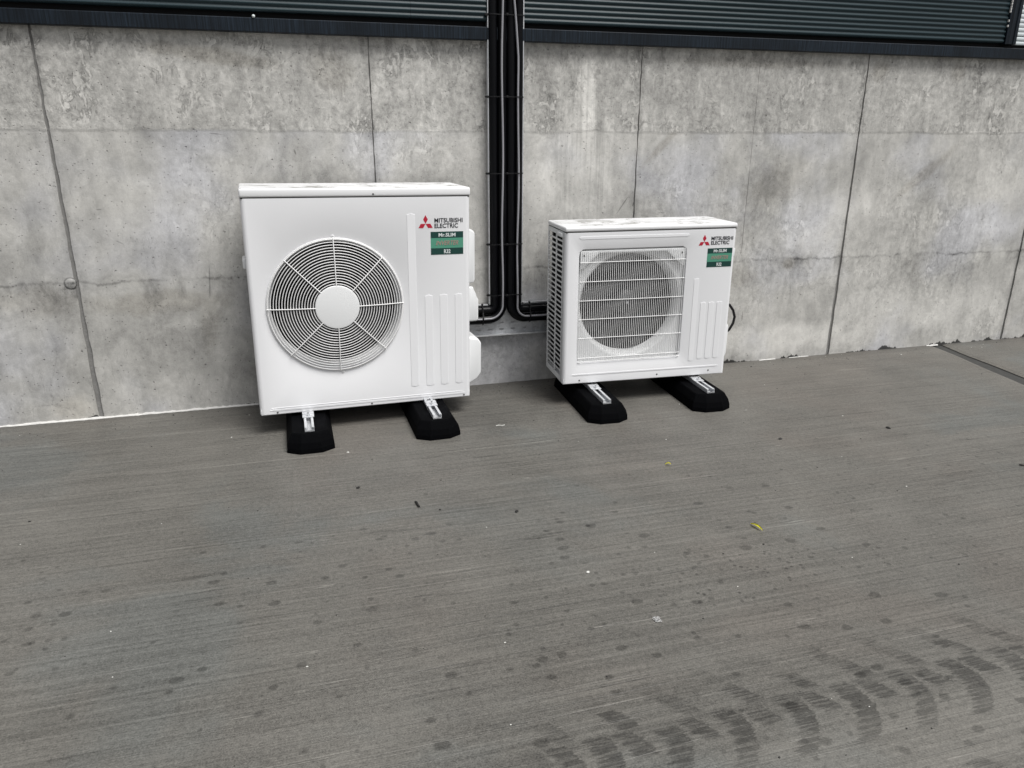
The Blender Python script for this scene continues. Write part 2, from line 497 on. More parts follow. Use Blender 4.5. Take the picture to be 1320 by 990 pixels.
def lathe(bm, prof, cx, cz, seg=72, y0=0.0, closed=False):
    """revolve (radius, y) pairs about a y axis through (cx, cz)"""
    rings = []
    for r, y in prof:
        if r <= 1e-6:
            rings.append([bm.verts.new((cx, y0 + y, cz))]); continue
        rings.append([bm.verts.new((cx + r * math.cos(2 * math.pi * k / seg), y0 + y, cz + r * math.sin(2 * math.pi * k / seg))) for k in range(seg)])
    prs = list(zip(rings, rings[1:]))
    if closed: prs.append((rings[-1], rings[0]))
    for a, b in prs:
        for k in range(seg):
            k2 = (k + 1) % seg
            if len(a) == 1 and len(b) == 1: continue
            if len(a) == 1: bm.faces.new((a[0], b[k2], b[k]))
            elif len(b) == 1: bm.faces.new((a[k], a[k2], b[0]))
            else: bm.faces.new((a[k], a[k2], b[k2], b[k]))
def rr_radius(th, hw, hh, r):
    """distance from centre to a rounded rectangle's edge in direction th"""
    c, s = abs(math.cos(th)), abs(math.sin(th))
    t = min(hw / c if c > 1e-9 else 1e9, hh / s if s > 1e-9 else 1e9)
    x, y = c * t, s * t
    if x > hw - r and y > hh - r and r > 0:
        ax, ay = hw - r, hh - r
        b = c * ax + s * ay; q = ax * ax + ay * ay - r * r
        t = b + math.sqrt(max(b * b - q, 0))
    return t
def angles(cx, cz, x0, x1, z0, z1, n=96):
    a = [2 * math.pi * k / n for k in range(n)]
    for X in (x0, x1):
        for Z in (z0, z1):
            t = math.atan2(Z - cz, X - cx) % (2 * math.pi)
            a = [q for q in a if abs(q - t) > .012] + [t]
    return sorted(a)
def rect_hit(th, cx, cz, x0, x1, z0, z1):
    c, s = math.cos(th), math.sin(th)
    ts = []
    if c > 1e-9: ts.append((x1 - cx) / c)
    if c < -1e-9: ts.append((x0 - cx) / c)
    if s > 1e-9: ts.append((z1 - cz) / s)
    if s < -1e-9: ts.append((z0 - cz) / s)
    t = min(ts)
    return cx + c * t, cz + s * t
def loft(bm, rings, closed=True):
    vs = [[bm.verts.new(p) for p in r] for r in rings]
    n = len(vs[0])
    for a, b in zip(vs, vs[1:]):
        for k in range(n if closed else n - 1):
            bm.faces.new((a[k], a[(k + 1) % n], b[(k + 1) % n], b[k]))
    return vs
def prism(bm, poly, y0, y1, bev=0.0):
    """extrude an x-z outline along y"""
    a = [bm.verts.new((x, y0, z)) for x, z in poly]; b = [bm.verts.new((x, y1, z)) for x, z in poly]
    n = len(poly)
    bm.faces.new(a); bm.faces.new(b[::-1])
    for k in range(n): bm.faces.new((a[k], b[k], b[(k + 1) % n], a[(k + 1) % n]))
    if bev:
        es = list({e for v in a + b for e in v.link_edges})
        bmesh.ops.bevel(bm, geom=es, offset=bev, segments=3, affect='EDGES', profile=.5)

# ------------------------------------------------------------------ lettering
def text_mesh(name, s, x0, x1, z0, z1, y, mat, parent, bold=.0, shear=0.0, depth=.0006):
    cu = bpy.data.curves.new(name, 'FONT'); cu.body = s; cu.size = 1.0
    cu.offset = bold; cu.shear = shear; cu.extrude = 0.02; cu.resolution_u = 3
    tmp = bpy.data.objects.new(name, cu); C.objects.link(tmp)
    dg = bpy.context.evaluated_depsgraph_get(); dg.update()
    me = bpy.data.meshes.new_from_object(tmp.evaluated_get(dg))
    bpy.data.objects.remove(tmp); bpy.data.curves.remove(cu)
    xs = [v.co.x for v in me.vertices]; ys = [v.co.y for v in me.vertices]
    ax, bx, ay, by = min(xs), max(xs), min(ys), max(ys)
    for v in me.vertices:
        x, q, e = v.co
        v.co = (x0 + (x - ax) / (bx - ax) * (x1 - x0), y - (e / .02) * depth * .5, z0 + (q - ay) / (by - ay) * (z1 - z0))
    me.materials.clear(); me.materials.append(mat)
    o = bpy.data.objects.new(name, me)
    return link(o, parent)

def branding(root, ex, ez, s, tx0, tx1, tx2, tz1, tz0, lx0, lx1, lz0, lz1, y=-.0008):
    em = link(bpy.data.objects.new('emblem', None), root)
    for a in (90, 210, 330):
        bm = bmesh.new()
        t = R(a)
        d1 = Vector((math.cos(t - R(30)), 0, math.sin(t - R(30)))) * s * .97
        d2 = Vector((math.cos(t + R(30)), 0, math.sin(t + R(30)))) * s * .97
        o = Vector((ex, 0, ez)) + Vector((math.cos(t), 0, math.sin(t))) * s * .03
        poly = [o, o + d1, o + d1 + d2, o + d2]
        prism(bm, [(p.x, p.z) for p in poly], y, y + .0016)
        mobj('emblem_diamond', bm, RED, em)
    mid = (tz0 + tz1) / 2; g = (tz1 - tz0) * .045
    text_mesh('lettering', 'MITSUBISHI', tx0, tx1, mid + g, tz1, y, INK, root, bold=.018)
    text_mesh('lettering', 'ELECTRIC', tx0, tx2, tz0, mid - g, y, INK, root, bold=.018)
    st = link(bpy.data.objects.new('sticker', None), root)
    h = lz1 - lz0; b1 = lz0 + h * .285; b2 = lz0 + h * .725
    nbox('sticker_band', DGREEN, st, lx0, lx1, y, y + .0016, b2, lz1)
    nbox('sticker_band', LGREEN, st, lx0, lx1, y + .0001, y + .0016, b1, b2)
    nbox('sticker_band', DGREEN, st, lx0, lx1, y, y + .0016, lz0, b1)
    w = lx1 - lx0
    text_mesh('lettering', 'Mr.SLIM', lx0 + w * .24, lx0 + w * .76, b2 + h * .055, lz1 - h * .06, y - .0006, LWHITE, st, bold=.03)
    text_mesh('lettering', 'INVERTER', lx0 + w * .15, lx0 + w * .85, b1 + h * .13, b2 - h * .12, y - .0006, PINK, st, bold=.015, shear=.35)
    text_mesh('lettering', 'R32', lx0 + w * .40, lx0 + w * .60, lz0 + h * .05, b1 - h * .055, y - .0006, LWHITE, st, bold=.03)

# ------------------------------------------------------------------ ground
bm = bmesh.new()
box(bm, -400, 400, -400, 400, -.5, -.03)
tag(mobj('ground', bm, SEAL), kind='structure')
def jx(y, off): return 3.767 + .157 * y + off       # the joint line between the two slabs
J = .034
def slab(name, left):
    bm = bmesh.new()
    ys = [-300, -60, -20] + [-20 + 20 * (i / 90) for i in range(1, 91)] + [.02]
    rows = []
    for y in ys:
        w = J * (1 + .18 * math.sin(y * 13) + .15 * math.sin(y * 37 + 1)) * (1 + .5 * min(1, abs(y)))
        e = jx(max(y, -20), -w if left else w)
        xs = [-300, -5, e - .03, e] if left else [e, e + .03, 12, 300]
        zs = [0, 0, 0, -.006] if left else [-.006, 0, 0, 0]
        rows.append([bm.verts.new((x, y, z)) for x, z in zip(xs, zs)])
    for a, b in zip(rows, rows[1:]):
        for k in range(3): bm.faces.new((a[k], a[k + 1], b[k + 1], b[k]))
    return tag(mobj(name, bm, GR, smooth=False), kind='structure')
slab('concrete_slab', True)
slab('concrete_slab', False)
bm = bmesh.new()
vs = [bm.verts.new(p) for p in ((jx(0, -.08), .02, -.009), (jx(0, .08), .02, -.010), (jx(-20, .12), -20, -.010), (jx(-20, -.12), -20, -.010))]
bm.faces.new(vs)
tag(mobj('expansion_joint', bm, SEAL), kind='structure')

# ------------------------------------------------------------------ concrete wall of cast panels
wall = tag(empty('concrete_wall'), 'long grey cast concrete wall with formwork joints behind the two outdoor units', 'wall')
nbox('mortar_backing', JOINT, wall, -5.5, 9.5, .007, .25, -.2, 1.72)
random.seed(3)
def jitter_edge(seed, n, amp, lumps=True):
    r = random.Random(seed); a = [r.uniform(-1, 1) for _ in range(n)]
    a = [(a[max(i - 1, 0)] + a[i] + a[min(i + 1, n - 1)]) / 3 for i in range(n)]
    return [v * amp for v in a]
def halfw(x, z):
    """half width of the vertical joint at this height"""
    base = {-.935: (.0050, .0110), .365: (.0022, .004), 1.665: (.0022, .0045), 2.965: (.0030, .0105), 4.265: (.004, .009), 2.315: (.0009, .0008)}
    for k, (t, b) in base.items():
        if abs(k - x) < .01: return b + (t - b) * min(max(z / 1.65, 0), 1)
    return .006
def panel(xa, xb, za, zb, seed):
    n = 34
    ea = jitter_edge(hash((round(xa, 3), 1)) % 9999 + int(za * 10), n + 1, .0030 if abs(xa - 2.315) > .01 else .0012)
    eb = jitter_edge(hash((round(xb, 3), 2)) % 9999 + int(za * 10), n + 1, .0030 if abs(xb - 2.315) > .01 else .0012)
    r = random.Random(seed); y = 0.0
    m_ = 30
    et = [0] * (m_ + 1); eo = et
    bm = bmesh.new(); L = []
    g = .0
    for i in range(n + 1):
        z = za + (zb - za) * i / n
        L.append((xa + halfw(xa, z) + ea[i], z))
    Rr = [(xb - halfw(xb, za + (zb - za) * i / n) + eb[i], za + (zb - za) * i / n) for i in range(n + 1)]
    top = [(xa + (xb - xa) * i / m_, zb - g + et[i]) for i in range(1, m_)]
    bot = [(xa + (xb - xa) * i / m_, za + (g if za > .01 else 0) + eo[i]) for i in range(1, m_)]
    L[0] = (L[0][0], za + g); L[-1] = (L[-1][0], zb - g); Rr[0] = (Rr[0][0], za + g); Rr[-1] = (Rr[-1][0], zb - g)
    loop = bot + Rr + top[::-1] + L[::-1]
    cx, cz = (xa + xb) / 2, (za + zb) / 2
    f0 = [bm.verts.new((x, y, z)) for x, z in loop]
    f1 = [bm.verts.new((x, .02, z)) for x, z in loop]
    # front as one face; rims chamfered a little towards the joint
    inner = [bm.verts.new((cx + (x - cx) * (1 - .0012 / max(abs(x - cx), .3)), y - .0003, z)) for x, z in loop]
    N = len(loop)
    for k in range(N):
        bm.faces.new((f0[k], f0[(k + 1) % N], f1[(k + 1) % N], f1[k]))
        bm.faces.new((inner[k], inner[(k + 1) % N], f0[(k + 1) % N], f0[k]))
    bm.faces.new(inner)
    return mobj('wall_panel', bm, CW, wall)
rows = [(-.06, .612), (.612, 1.253), (1.253, 1.70)]
s = 0
for k in range(-3, 7):
    xa = -.935 + 1.3 * k; xb = xa + 1.3
    for ri, (za, zb) in enumerate(rows):
        s += 1
        if k == 2 and ri > 0:
            panel(xa, 2.315, za, zb, s); panel(2.315, xb, za, zb, s + 300)
        else:
            panel(xa, xb, za, zb, s)
# mortar plug over the tie hole at the first joint
bm = bmesh.new(); lathe(bm, [(0, -.004), (.016, -.004), (.021, -.0025), (.022, .008)], -.958, .622, 28)
mobj('tie_hole_plug', bm, CW, wall, smooth=True, auto=30)
# lime bead along the foot of the wall
def bead(x0, x1, seed, h=.008):
    r = random.Random(seed); bm = bmesh.new(); x = x0; rings = []
    while x < x1:
        a = h * r.uniform(.45, 1.35); b = h * r.uniform(.5, 1.5)
        rings.append([(x, .004, a), (x, -.004, a * .9), (x, -.004 - b * .7, a * .5), (x, -.005 - b, -.002)])
        x += r.uniform(.008, .022)
    loft(bm, rings, closed=False)
    mobj('lime_bead', bm, FOAM, wall, smooth=True)
bead(-5.4, -.02, 1, .0062)
bead(.0, .7, 9, .003)
bead(2.50, 2.62, 2, .0028)
bead(2.70, 2.84, 12, .0022)
bead(3.68, 3.78, 3, .0045)

# ------------------------------------------------------------------ cladding above
clad = tag(empty('metal_cladding', (0, 0, 1.6)), 'dark slate ribbed metal cladding and flashing running above the concrete wall', 'cladding')
def CL(name, bm, mat, smooth=False, auto=None):
    o = mobj(name, bm, mat, clad, smooth, auto); o.location = (0, 0, -1.6); return o
bm = bmesh.new()   # drip flashing: folded sheet with a top return
prof = [(.02, 1.634), (-.036, 1.634), (-.040, 1.637), (-.040, 1.685), (-.037, 1.688), (.03, 1.694)]
loft(bm, [[(x, y, z) for y, z in prof] for x in (-6, -1.7, 1.9, 5.5, 9.5)], closed=False)
CL('drip_flashing', bm, FLASH)
bm = bmesh.new(); box(bm, -6, 9.5, -.002, .05, 1.69, 1.76); CL('shadow_gap_backing', bm, INNER)
def ribsheet(x0, x1):
    bm = bmesh.new(); P = .0226; z = 1.712; prof = [(.01, z), (-.026, z)]
    while z < 3.3:
        prof += [(-.028, z + .001), (-.034, z + P * .30), (-.034, z + P * .52), (-.028, z + P * .80), (-.0275, z + P)]
        z += P
    loft(bm, [[(x, y, zz) for y, zz in prof] for x in (x0, x1)], closed=False)
    return CL('ribbed_sheet', bm, CLAD, smooth=True, auto=50)
ribsheet(-6, .55)
ribsheet(.551, 3.79)
bm = bmesh.new(); box(bm, -6, 3.79, -.005, .2, 1.76, 3.3); CL('backing_board', bm, INNER)
bm = bmesh.new()
prof = [(3.795, .02), (3.795, -.040), (3.812, -.046), (3.826, -.046), (3.829, -.041), (3.842, -.041), (3.845, -.046), (3.862, -.046), (3.868, -.040), (3.868, .1)]
loft(bm, [[(x, y, z) for x, y in prof] for z in (1.706, 3.3)], closed=False)
CL('corner_post', bm, FLASH)
r_ = random.Random(5)
for z in (1.79, 1.815, 1.86, 1.872, 1.884, 1.898, 1.912):
    bm = bmesh.new(); box(bm, 3.786, 3.792, -.044, -.035, z, z + r_.uniform(.008, .012), bev=.001)
    CL('sealant_dab', bm, FOAM)
sh = link(bpy.data.objects.new('roller_shutter', None), clad); sh.location = (0, 0, -1.6)
bm = bmesh.new(); box(bm, 3.872, 6.5, -.02, 0, 0, .0195, bev=.006)
first = mobj('shutter_slat', bm, SHUT, sh, smooth=True, auto=40); first.location = (0, 0, 1.706)
for i in range(1, 60): dupm(first, (0, 0, 1.706 + .0226 * i), sh)
bm = bmesh.new(); box(bm, 6.6, 9.5, -.02, .2, 1.76, 3.3); CL('backing_board', bm, CLAD)
bm = bmesh.new(); lathe(bm, [(0, -.046), (.004, -.0455), (.0065, -.041), (.0065, -.036)], -.098, 1.693, 14)
CL('cladding_screw', bm, LWHITE, True)

# ------------------------------------------------------------------ cable tray with pipes
tray = tag(empty('cable_tray', (.97, 0, .264)), 'galvanised T shaped cable tray fixed to the wall between the two units', 'cable tray')
def TR(name, bm, mat=GALV2):
    o = mobj(name, bm, mat, tray); o.location = (-.97, 0, -.264); return o
TX0, TX1, TZ0, TZ1, TD = .893, 1.058, .270, .428, .038
bm = bmesh.new()
box(bm, TX0, TX1, -.006, -.0045, TZ1, 2.6)
TR('tray_back', bm)
# horizontal back plate with slotted perforations (built as strips round the slots)
bm = bmesh.new()
xl, xr = .50, 1.45
slots = []
x = xl + .03
while x < xr - .03:
    slots.append((x, x + .022)); x += .060
zs = [(TZ0 + .018, TZ0 + .026), (TZ0 + .052, TZ0 + .060), (TZ0 + .098, TZ0 + .106)]
zc = TZ0
for a, b in zs:
    box(bm, xl, xr, -.006, -.0045, zc, a)
    px_ = xl
    for (sx, ex_) in slots:
        box(bm, px_, sx, -.006, -.0045, a, b); px_ = ex_
    box(bm, px_, xr, -.006, -.0045, a, b)
    zc = b
box(bm, xl, xr, -.006, -.0045, zc, TZ1)
TR('tray_back', bm)
def flange(x0, x1, z0, z1, horiz):
    bm = bmesh.new()
    box(bm, x0, x1, -TD, -.0062, z0, z1)
    if horiz: box(bm, x0, x1, -TD - .0012, -TD, z0 - .002, z1 + .004, bev=.0004)
    else: box(bm, x0 - .0015, x1 + .0015, -TD - .0012, -TD, z0, z1, bev=.0004)
    TR('tray_flange', bm, GALV)
flange(TX0 - .0015, TX0, TZ1 + .002, 2.6, False)
flange(TX1, TX1 + .0015, TZ1 + .002, 2.6, False)
flange(xl, TX0 - .010, TZ1, TZ1 + .0015, True)
flange(TX1 + .010, xr, TZ1, TZ1 + .0015, True)
flange(xl, xr, TZ0 - .0015, TZ0, True)

def bend_path(xv, zh, xe, yd, rad, seed=0, wob=.002, yend=None, ztop=2.6):
    """down the wall at xv, round a bend, along to xe at height zh"""
    r = random.Random(seed); pts = []
    sg = 1 if xe > xv else -1
    z = ztop
    ph = r.uniform(0, 6)
    while z > zh + rad + .02:
        pts.append((xv + wob * math.sin(z * 9.0 + ph) * min(1, (z - zh - rad) * 4), yd + wob * .5 * math.sin(z * 14 + ph), z)); z -= .045
    for i in range(0, 11):
        a = i / 10 * math.pi / 2
        pts.append((xv + sg * rad * (1 - math.cos(a)), yd, zh + rad * (1 - math.sin(a))))
    x = xv + sg * (rad + .04)
    while sg * (xe - x) > 0:
        pts.append((x, yd, zh)); x += sg * .05
    pts.append((xe, yd, zh))
    if yend is not None:
        for i in range(1, 5): pts.append((xe + sg * .02 * i, yd + (yend - yd) * i / 4, zh + .004 * i))
    return pts
def pipe(name, pts, r, mat, label, cat, group=None, seg=14):
    bm = bmesh.new(); tube(bm, pts, r, seg)
    o = mobj(name, bm, mat, smooth=True, auto=60)
    return tag(o, label, cat, group)
G1 = 'black insulated refrigerant pipes in the tray'
pipe('refrigerant_pipe', bend_path(.9150, .401, .60, -.034, .026, 1, .0006), .0205, BLACK, 'outermost left black insulated pipe, bending towards the larger unit along the inner corner', 'pipe', G1)
pipe('refrigerant_pipe', bend_path(.9575, .354, .60, -.032, .070, 2, .0008), .0225, BLACK, 'black insulated pipe just left of the middle, sweeping widest towards the larger unit', 'pipe', G1)
pipe('refrigerant_pipe', bend_path(1.000, .352, 1.35, -.032, .075, 3, .0008), .0215, BLACK, 'black insulated pipe just right of the middle, sweeping widest towards the smaller unit', 'pipe', G1)
pipe('refrigerant_pipe', bend_path(1.0385, .398, 1.35, -.032, .026, 4, .0006), .0185, BLACK, 'outermost right black insulated pipe, bending along the inner corner to the smaller unit', 'pipe', G1)
G2 = 'grey power cables tied over the pipes'
pipe('power_cable', bend_path(.953, .362, .60, -.061, .066, 5, .003), .0048, GREY, 'grey cable over the left pipes, curving to the larger unit', 'cable', G2, 10)
pts = bend_path(1.031, .364, 1.35, -.057, .052, 6, .003)
pts = [(x - max(0, z - 1.55) * .10, y, z) for x, y, z in pts]
pipe('power_cable', pts, .0048, GREY, 'grey cable over the right pipes, curving to the smaller unit', 'cable', G2, 10)
# cable ties: a strap round the pipe bundle with a cut tail
def tie(x0, x1, z, label):
    bm = bmesh.new()
    n = 22; path = []
    for i in range(n + 1):
        t = i / n; x = x0 + (x1 - x0) * t
        y = -.058 - .006 * math.sin(t * math.pi * 3) ** 2
        if i == 0 or i == n: y = -.030
        path.append((x, y))
    loft(bm, [[(x, y, z - .0024), (x, y - .0014, z - .002), (x, y - .0014, z + .002), (x, y, z + .0024)] for x, y in path])
    box(bm, x0 - .010, x0 + .004, -.046, -.034, z - .005, z + .005, bev=.001)
    box(bm, x0 - .013, x0 - .008, -.041, -.038, z - .002, z + .003, bev=.0005)
    box(bm, (x0 + x1) / 2 - .006, (x0 + x1) / 2 + .004, -.070, -.058, z - .004, z + .005, bev=.001)
    return tag(mobj('cable_tie', bm, BTIE), label, 'cable tie', 'black ties strapping the pipes to the tray')
tie(.889, 1.062, 1.738, 'black tie round the pipes in front of the ribbed cladding, topmost')
tie(.889, 1.062, 1.398, 'black tie round the pipes on the upper wall below the flashing')
tie(.889, 1.062, 1.060, 'black tie round the pipes at the height of the larger unit lid')
tie(.889, 1.062, .728, 'black tie round the pipes at the height of the smaller unit lid')
tie(.889, 1.062, .478, 'lowest black tie, just above where the pipes part')
def tie_h(x, label):
    bm = bmesh.new()
    path = [(.432, -.030), (.421, -.055), (.395, -.058), (.368, -.068), (.350, -.058), (.332, -.052), (.326, -.034)]
    loft(bm, [[(x - .0035, y, z), (x - .003, y - .002, z), (x + .003, y - .002, z), (x + .0035, y, z)] for z, y in path])
    box(bm, x - .004, x + .004, -.046, -.034, .428, .436, bev=.001)
    return tag(mobj('cable_tie', bm, BTIE), label, 'cable tie', 'black ties strapping the pipes to the tray')
tie_h(.853, 'upright black tie round the level pipes beside the larger unit covers')
tie_h(1.098, 'upright black tie round the level pipes right of the bend')

# ------------------------------------------------------------------ outdoor units
def raised_bar(root, x0, x1, z0, z1, name='raised_rib'):
    bm = bmesh.new()
    cx, cz = (x0 + x1) / 2, (z0 + z1) / 2; hw, hh = (x1 - x0) / 2, (z1 - z0) / 2
    A = [R(a) for a in range(0, 360, 6)] + [math.atan2(sz * hh, sx * hw) % (2 * math.pi) for sx in (1, -1) for sz in (1, -1)]
    A = sorted(set(A))
    rings = []
    for off, y in ((0.0, .0005), (.0002, -.0012), (.0014, -.0015)):
        ring = []
        for a in A:
            t = rr_radius(a, hw - off, hh - off, min(.006, hw * .4))
            ring.append((cx + math.cos(a) * t, y, cz + math.sin(a) * t))
        rings.append(ring)
    v = loft(bm, rings); bm.faces.new(v[-1])
    return mobj(name, bm, WHITE, root)
def screw(root, x, z, y=0.0, r=.0042, mat=None):
    bm = bmesh.new(); lathe(bm, [(0, -.0018), (r * .7, -.0018), (r, -.0006), (r * 1.02, .001)], x, z, 12, y)
    return mobj('screw', bm, mat or SCREW, root, smooth=True, auto=30)
def cabinet(root, W, H, D, z0, ztop, hole, rc=.018, left_open=False):
    """front plate with an opening, rounded vertical corners, sides"""
    kind, cx, cz, a, b, rr = hole
    x0, x1 = rc, W - rc
    bm = bmesh.new()
    A = angles(cx, cz, x0, x1, z0, ztop, 120)
    outer = [(*rect_hit(t, cx, cz, x0, x1, z0, ztop),) for t in A]
    outer = [(x, 0, z) for x, z in outer]
    def ring(off, y):
        return [(cx + math.cos(t) * (rr_radius(t, a + off, b + off, rr + off) if kind == 'rect' else a + off), y,
                 cz + math.sin(t) * (rr_radius(t, a + off, b + off, rr + off) if kind == 'rect' else a + off)) for t in A]
    loft(bm, [outer, ring(.004, 0), ring(.0012, .0012), ring(0, .004), ring(-.0006, .012)])
    def corner(xc, sgn):
        arc = [(xc + sgn * rc * math.sin(t), rc - rc * math.cos(t)) for t in [R(q) for q in range(0, 91, 15)]]
        return arc
    left = corner(x0, -1) + [(0, .05)]
    right = corner(x1, 1) + [(W, D)]
    if not left_open: left += [(0, D)]
    for pr in (left, right):
        loft(bm, [[(x, y, z0) for x, y in pr], [(x, y, ztop) for x, y in pr]], closed=False)
    return mobj('cabinet_panel', bm, WHITE, root, smooth=True, auto=28)
def base_pan(root, W, D):
    bm = bmesh.new()
    box(bm, .004, W - .004, .003, D, -.004, .024, bev=.002)
    mobj('base_pan', bm, WHITE, root, smooth=True, auto=40)
    nbox('rear_coil', FINS, root, .02, W - .03, D - .03, D - .006, .026, .9 if W > .9 else .70)
def lid(root, W, H, D, z, o=.0015):
    bm = bmesh.new(); box(bm, -o, W + o, -o, D + o, z, H, bev=.008, seg=3)
    mobj('lid', bm, LID, root, smooth=True, auto=40)
    nbox('lid_seam', INNER, root, .003, W - .003, .0015, D - .002, z - .004, z - .0002)
def fan(root, cx, cz, y, R_, blades=3, spin=20):
    f = link(bpy.data.objects.new('fan', None), root); f.location = (cx, y, cz)
    bm = bmesh.new(); lathe(bm, [(0, -.028), (.020, -.028), (.045, -.022), (.058, -.010), (.060, .05)], 0, 0, 40)
    mobj('fan_hub', bm, FANM, f, smooth=True, auto=40)
    bm = bmesh.new()
    rings = []
    for i in range(9):
        r = .056 + (R_ - .056) * i / 8
        w = R(58 + 30 * math.sin(i / 8 * 2.2)); sk = R(-18 + 30 * (i / 8) ** 1.5)
        row = []
        for j in range(7):
            u = j / 6 - .5; a = sk + w * u
            row.append((r * math.cos(a), .055 * u + .012 * math.cos(u * 3), r * math.sin(a)))
        rings.append(row)
    loft(bm, rings, closed=False)
    bmesh.ops.solidify(bm, geom=bm.faces[:], thickness=.003)
    bl = mobj('fan_blade', bm, FANM, f, smooth=True, auto=50)
    bl.rotation_euler = (0, R(spin), 0)
    for k in range(1, blades): dupm(bl, parent=f, rot=(0, R(spin + 360 / blades * k), 0))
    bm = bmesh.new(); lathe(bm, [(0, -.032), (.006, -.032), (.007, -.027), (0.007, -.02)], 0, 0, 12)
    mobj('fan_nut', bm, GALV, f, smooth=True, auto=40)

# --- larger unit
UL = tag(empty('outdoor_unit', (-.2175, -.437, .0998), (0, R(.75), R(2.96))),
         'larger white air conditioning outdoor unit with a round ring fan guard', 'air conditioner')
W, H, D = .928, .936, .33
CX, CZ = .345, .4565
cabinet(UL, W, H, D, 0.0, .898, ('circ', CX, CZ, .272, .272, 0))
base_pan(UL, W, D); lid(UL, W, H, D, .9005)
bm = bmesh.new()
lathe(bm, [(.2722, .004), (.2695, .014), (.2655, .030), (.2645, .050), (.2645, .10)], CX, CZ, 96)
mobj('fan_shroud', bm, WPLAST, UL, smooth=True, auto=60)
bm = bmesh.new(); A_=angles(CX,CZ,.01,.93,.03,.885,96); loft(bm, [[(CX+.2645*math.cos(t),.101,CZ+.2645*math.sin(t)) for t in A_],[(q[0],.101,q[1]) for q in (rect_hit(t,CX,CZ,.01,.93,.03,.885) for t in A_)]]); mobj('inner_bulkhead', bm, INNER, UL)
fan(UL, CX, CZ, .085, .246, 3, 14)
nbox('motor_bracket', INNER, UL, CX - .03, CX + .03, .19, .21, .03, .88)
gd = link(bpy.data.objects.new('fan_guard', None), UL)
def ring_y(r):      # the guard is a shallow dome
    return -.006 - .028 * (1 - (r / .281) ** 2) ** .8 if r < .281 else -.004
def ring_obj(r, y, wr, name='guard_ring'):
    bm = bmesh.new()
    lathe(bm, [(r + wr * math.cos(t), y + wr * math.sin(t)) for t in [R(q) for q in range(0, 360, 60)]], CX, CZ, 84, closed=True)
    mobj(name, bm, WIRE, gd, smooth=True)
NR = 17
for i in range(NR):
    r = .098 + (.2775 - .098) * i / (NR - 1)
    ring_obj(r, ring_y(r), .0018 if i < NR - 1 else .0024)
ring_obj(.2815, -.0035, .0022)
bm = bmesh.new()
lathe(bm, [(0, -.0385), (.080, -.0385), (.089, -.037), (.0915, -.033), (.088, -.031)], CX, CZ, 64)
mobj('guard_disc', bm, WPLAST, gd, smooth=True, auto=40)
for k in range(8):
    a = R(90 + 45 * k)
    bm = bmesh.new()
    pts = []
    for i in range(9):
        r = .085 + (.2825 - .085) * i / 8
        pts.append((CX + r * math.cos(a), ring_y(min(r, .2805)) - .0038, CZ + r * math.sin(a)))
    tube(bm, pts, .0021, 8); mobj('guard_spoke', bm, WIRE, gd, smooth=True, auto=50)
for a in (90, -88):
    bm = bmesh.new(); x, z = CX + .2885 * math.cos(R(a)), CZ + .2885 * math.sin(R(a))
    lathe(bm, [(.0045 + .0018 * math.cos(t), -.003 + .0018 * math.sin(t)) for t in [R(q) for q in range(0, 360, 60)]], x, z, 20, closed=True)
    mobj('guard_lug', bm, WIRE, gd, smooth=True); screw(gd, x, z, -.003, .004, GALV)
raised_bar(UL, .653, .6875, .067, .831)
for a, b in ((.7225, .7565), (.789, .824), (.8575, .8905)): raised_bar(UL, a, b, .065, .4820)
raised_bar(UL, .040, .905, .012, .021, 'bottom_crease'); raised_bar(UL, .045, .895, .0235, .0275, 'bottom_crease')
for x in (.071, .473, .896): screw(UL, x, .006)
screw(UL, .517, .911, -.0015)
branding(UL, .7325, .787, .0208, .771, .894, .874, .8095, .768, .7535, .8965, .655, .7525)
bm = bmesh.new(); prism(bm, [(W - .004, .515), (W + .031, .515), (W + .036, .53), (W + .036, .735), (W + .028, .748), (W - .004, .760)], .05, .25, .006)
mobj('service_cover', bm, WPLAST, UL, smooth=True, auto=40)
bm = bmesh.new(); prism(bm, [(W - .004, .338), (W + .046, .338), (W + .053, .348), (W + .053, .440), (W + .034, .462), (W + .030, .496), (W - .004, .502)], .05, .25, .007)
mobj('valve_cover', bm, WPLAST, UL, smooth=True, auto=40)
bm = bmesh.new(); prism(bm, [(W - .004, .034), (W + .046, .060), (W + .066, .088), (W + .067, .232), (W + .052, .255), (W - .004, .264)], .05, .19, .007)
mobj('pipe_cover', bm, WPLAST, UL, smooth=True, auto=50)
nbox('side_handle', WPLAST, UL, -.012, .004, .06, .16, .615, .655, bev=.005)

# --- smaller unit
UR = tag(empty('outdoor_unit', (1.1467, -.4263, .1152), (0, R(-.15), R(-3.3))),
         'smaller white air conditioning outdoor unit with a square wire guard and louvred side', 'air conditioner')
W2, H2, D2 = .832, .731, .30
gx0, gx1, gz0, gz1 = .066, .586, .096, .630
gcx, gcz = (gx0 + gx1) / 2, (gz0 + gz1) / 2
cabinet(UR, W2, H2, D2, 0.0, .706, ('rect', gcx, gcz, (gx1 - gx0) / 2, (gz1 - gz0) / 2, .022), rc=.016, left_open=True)
base_pan(UR, W2, D2); lid(UR, W2, H2, D2, .7085)
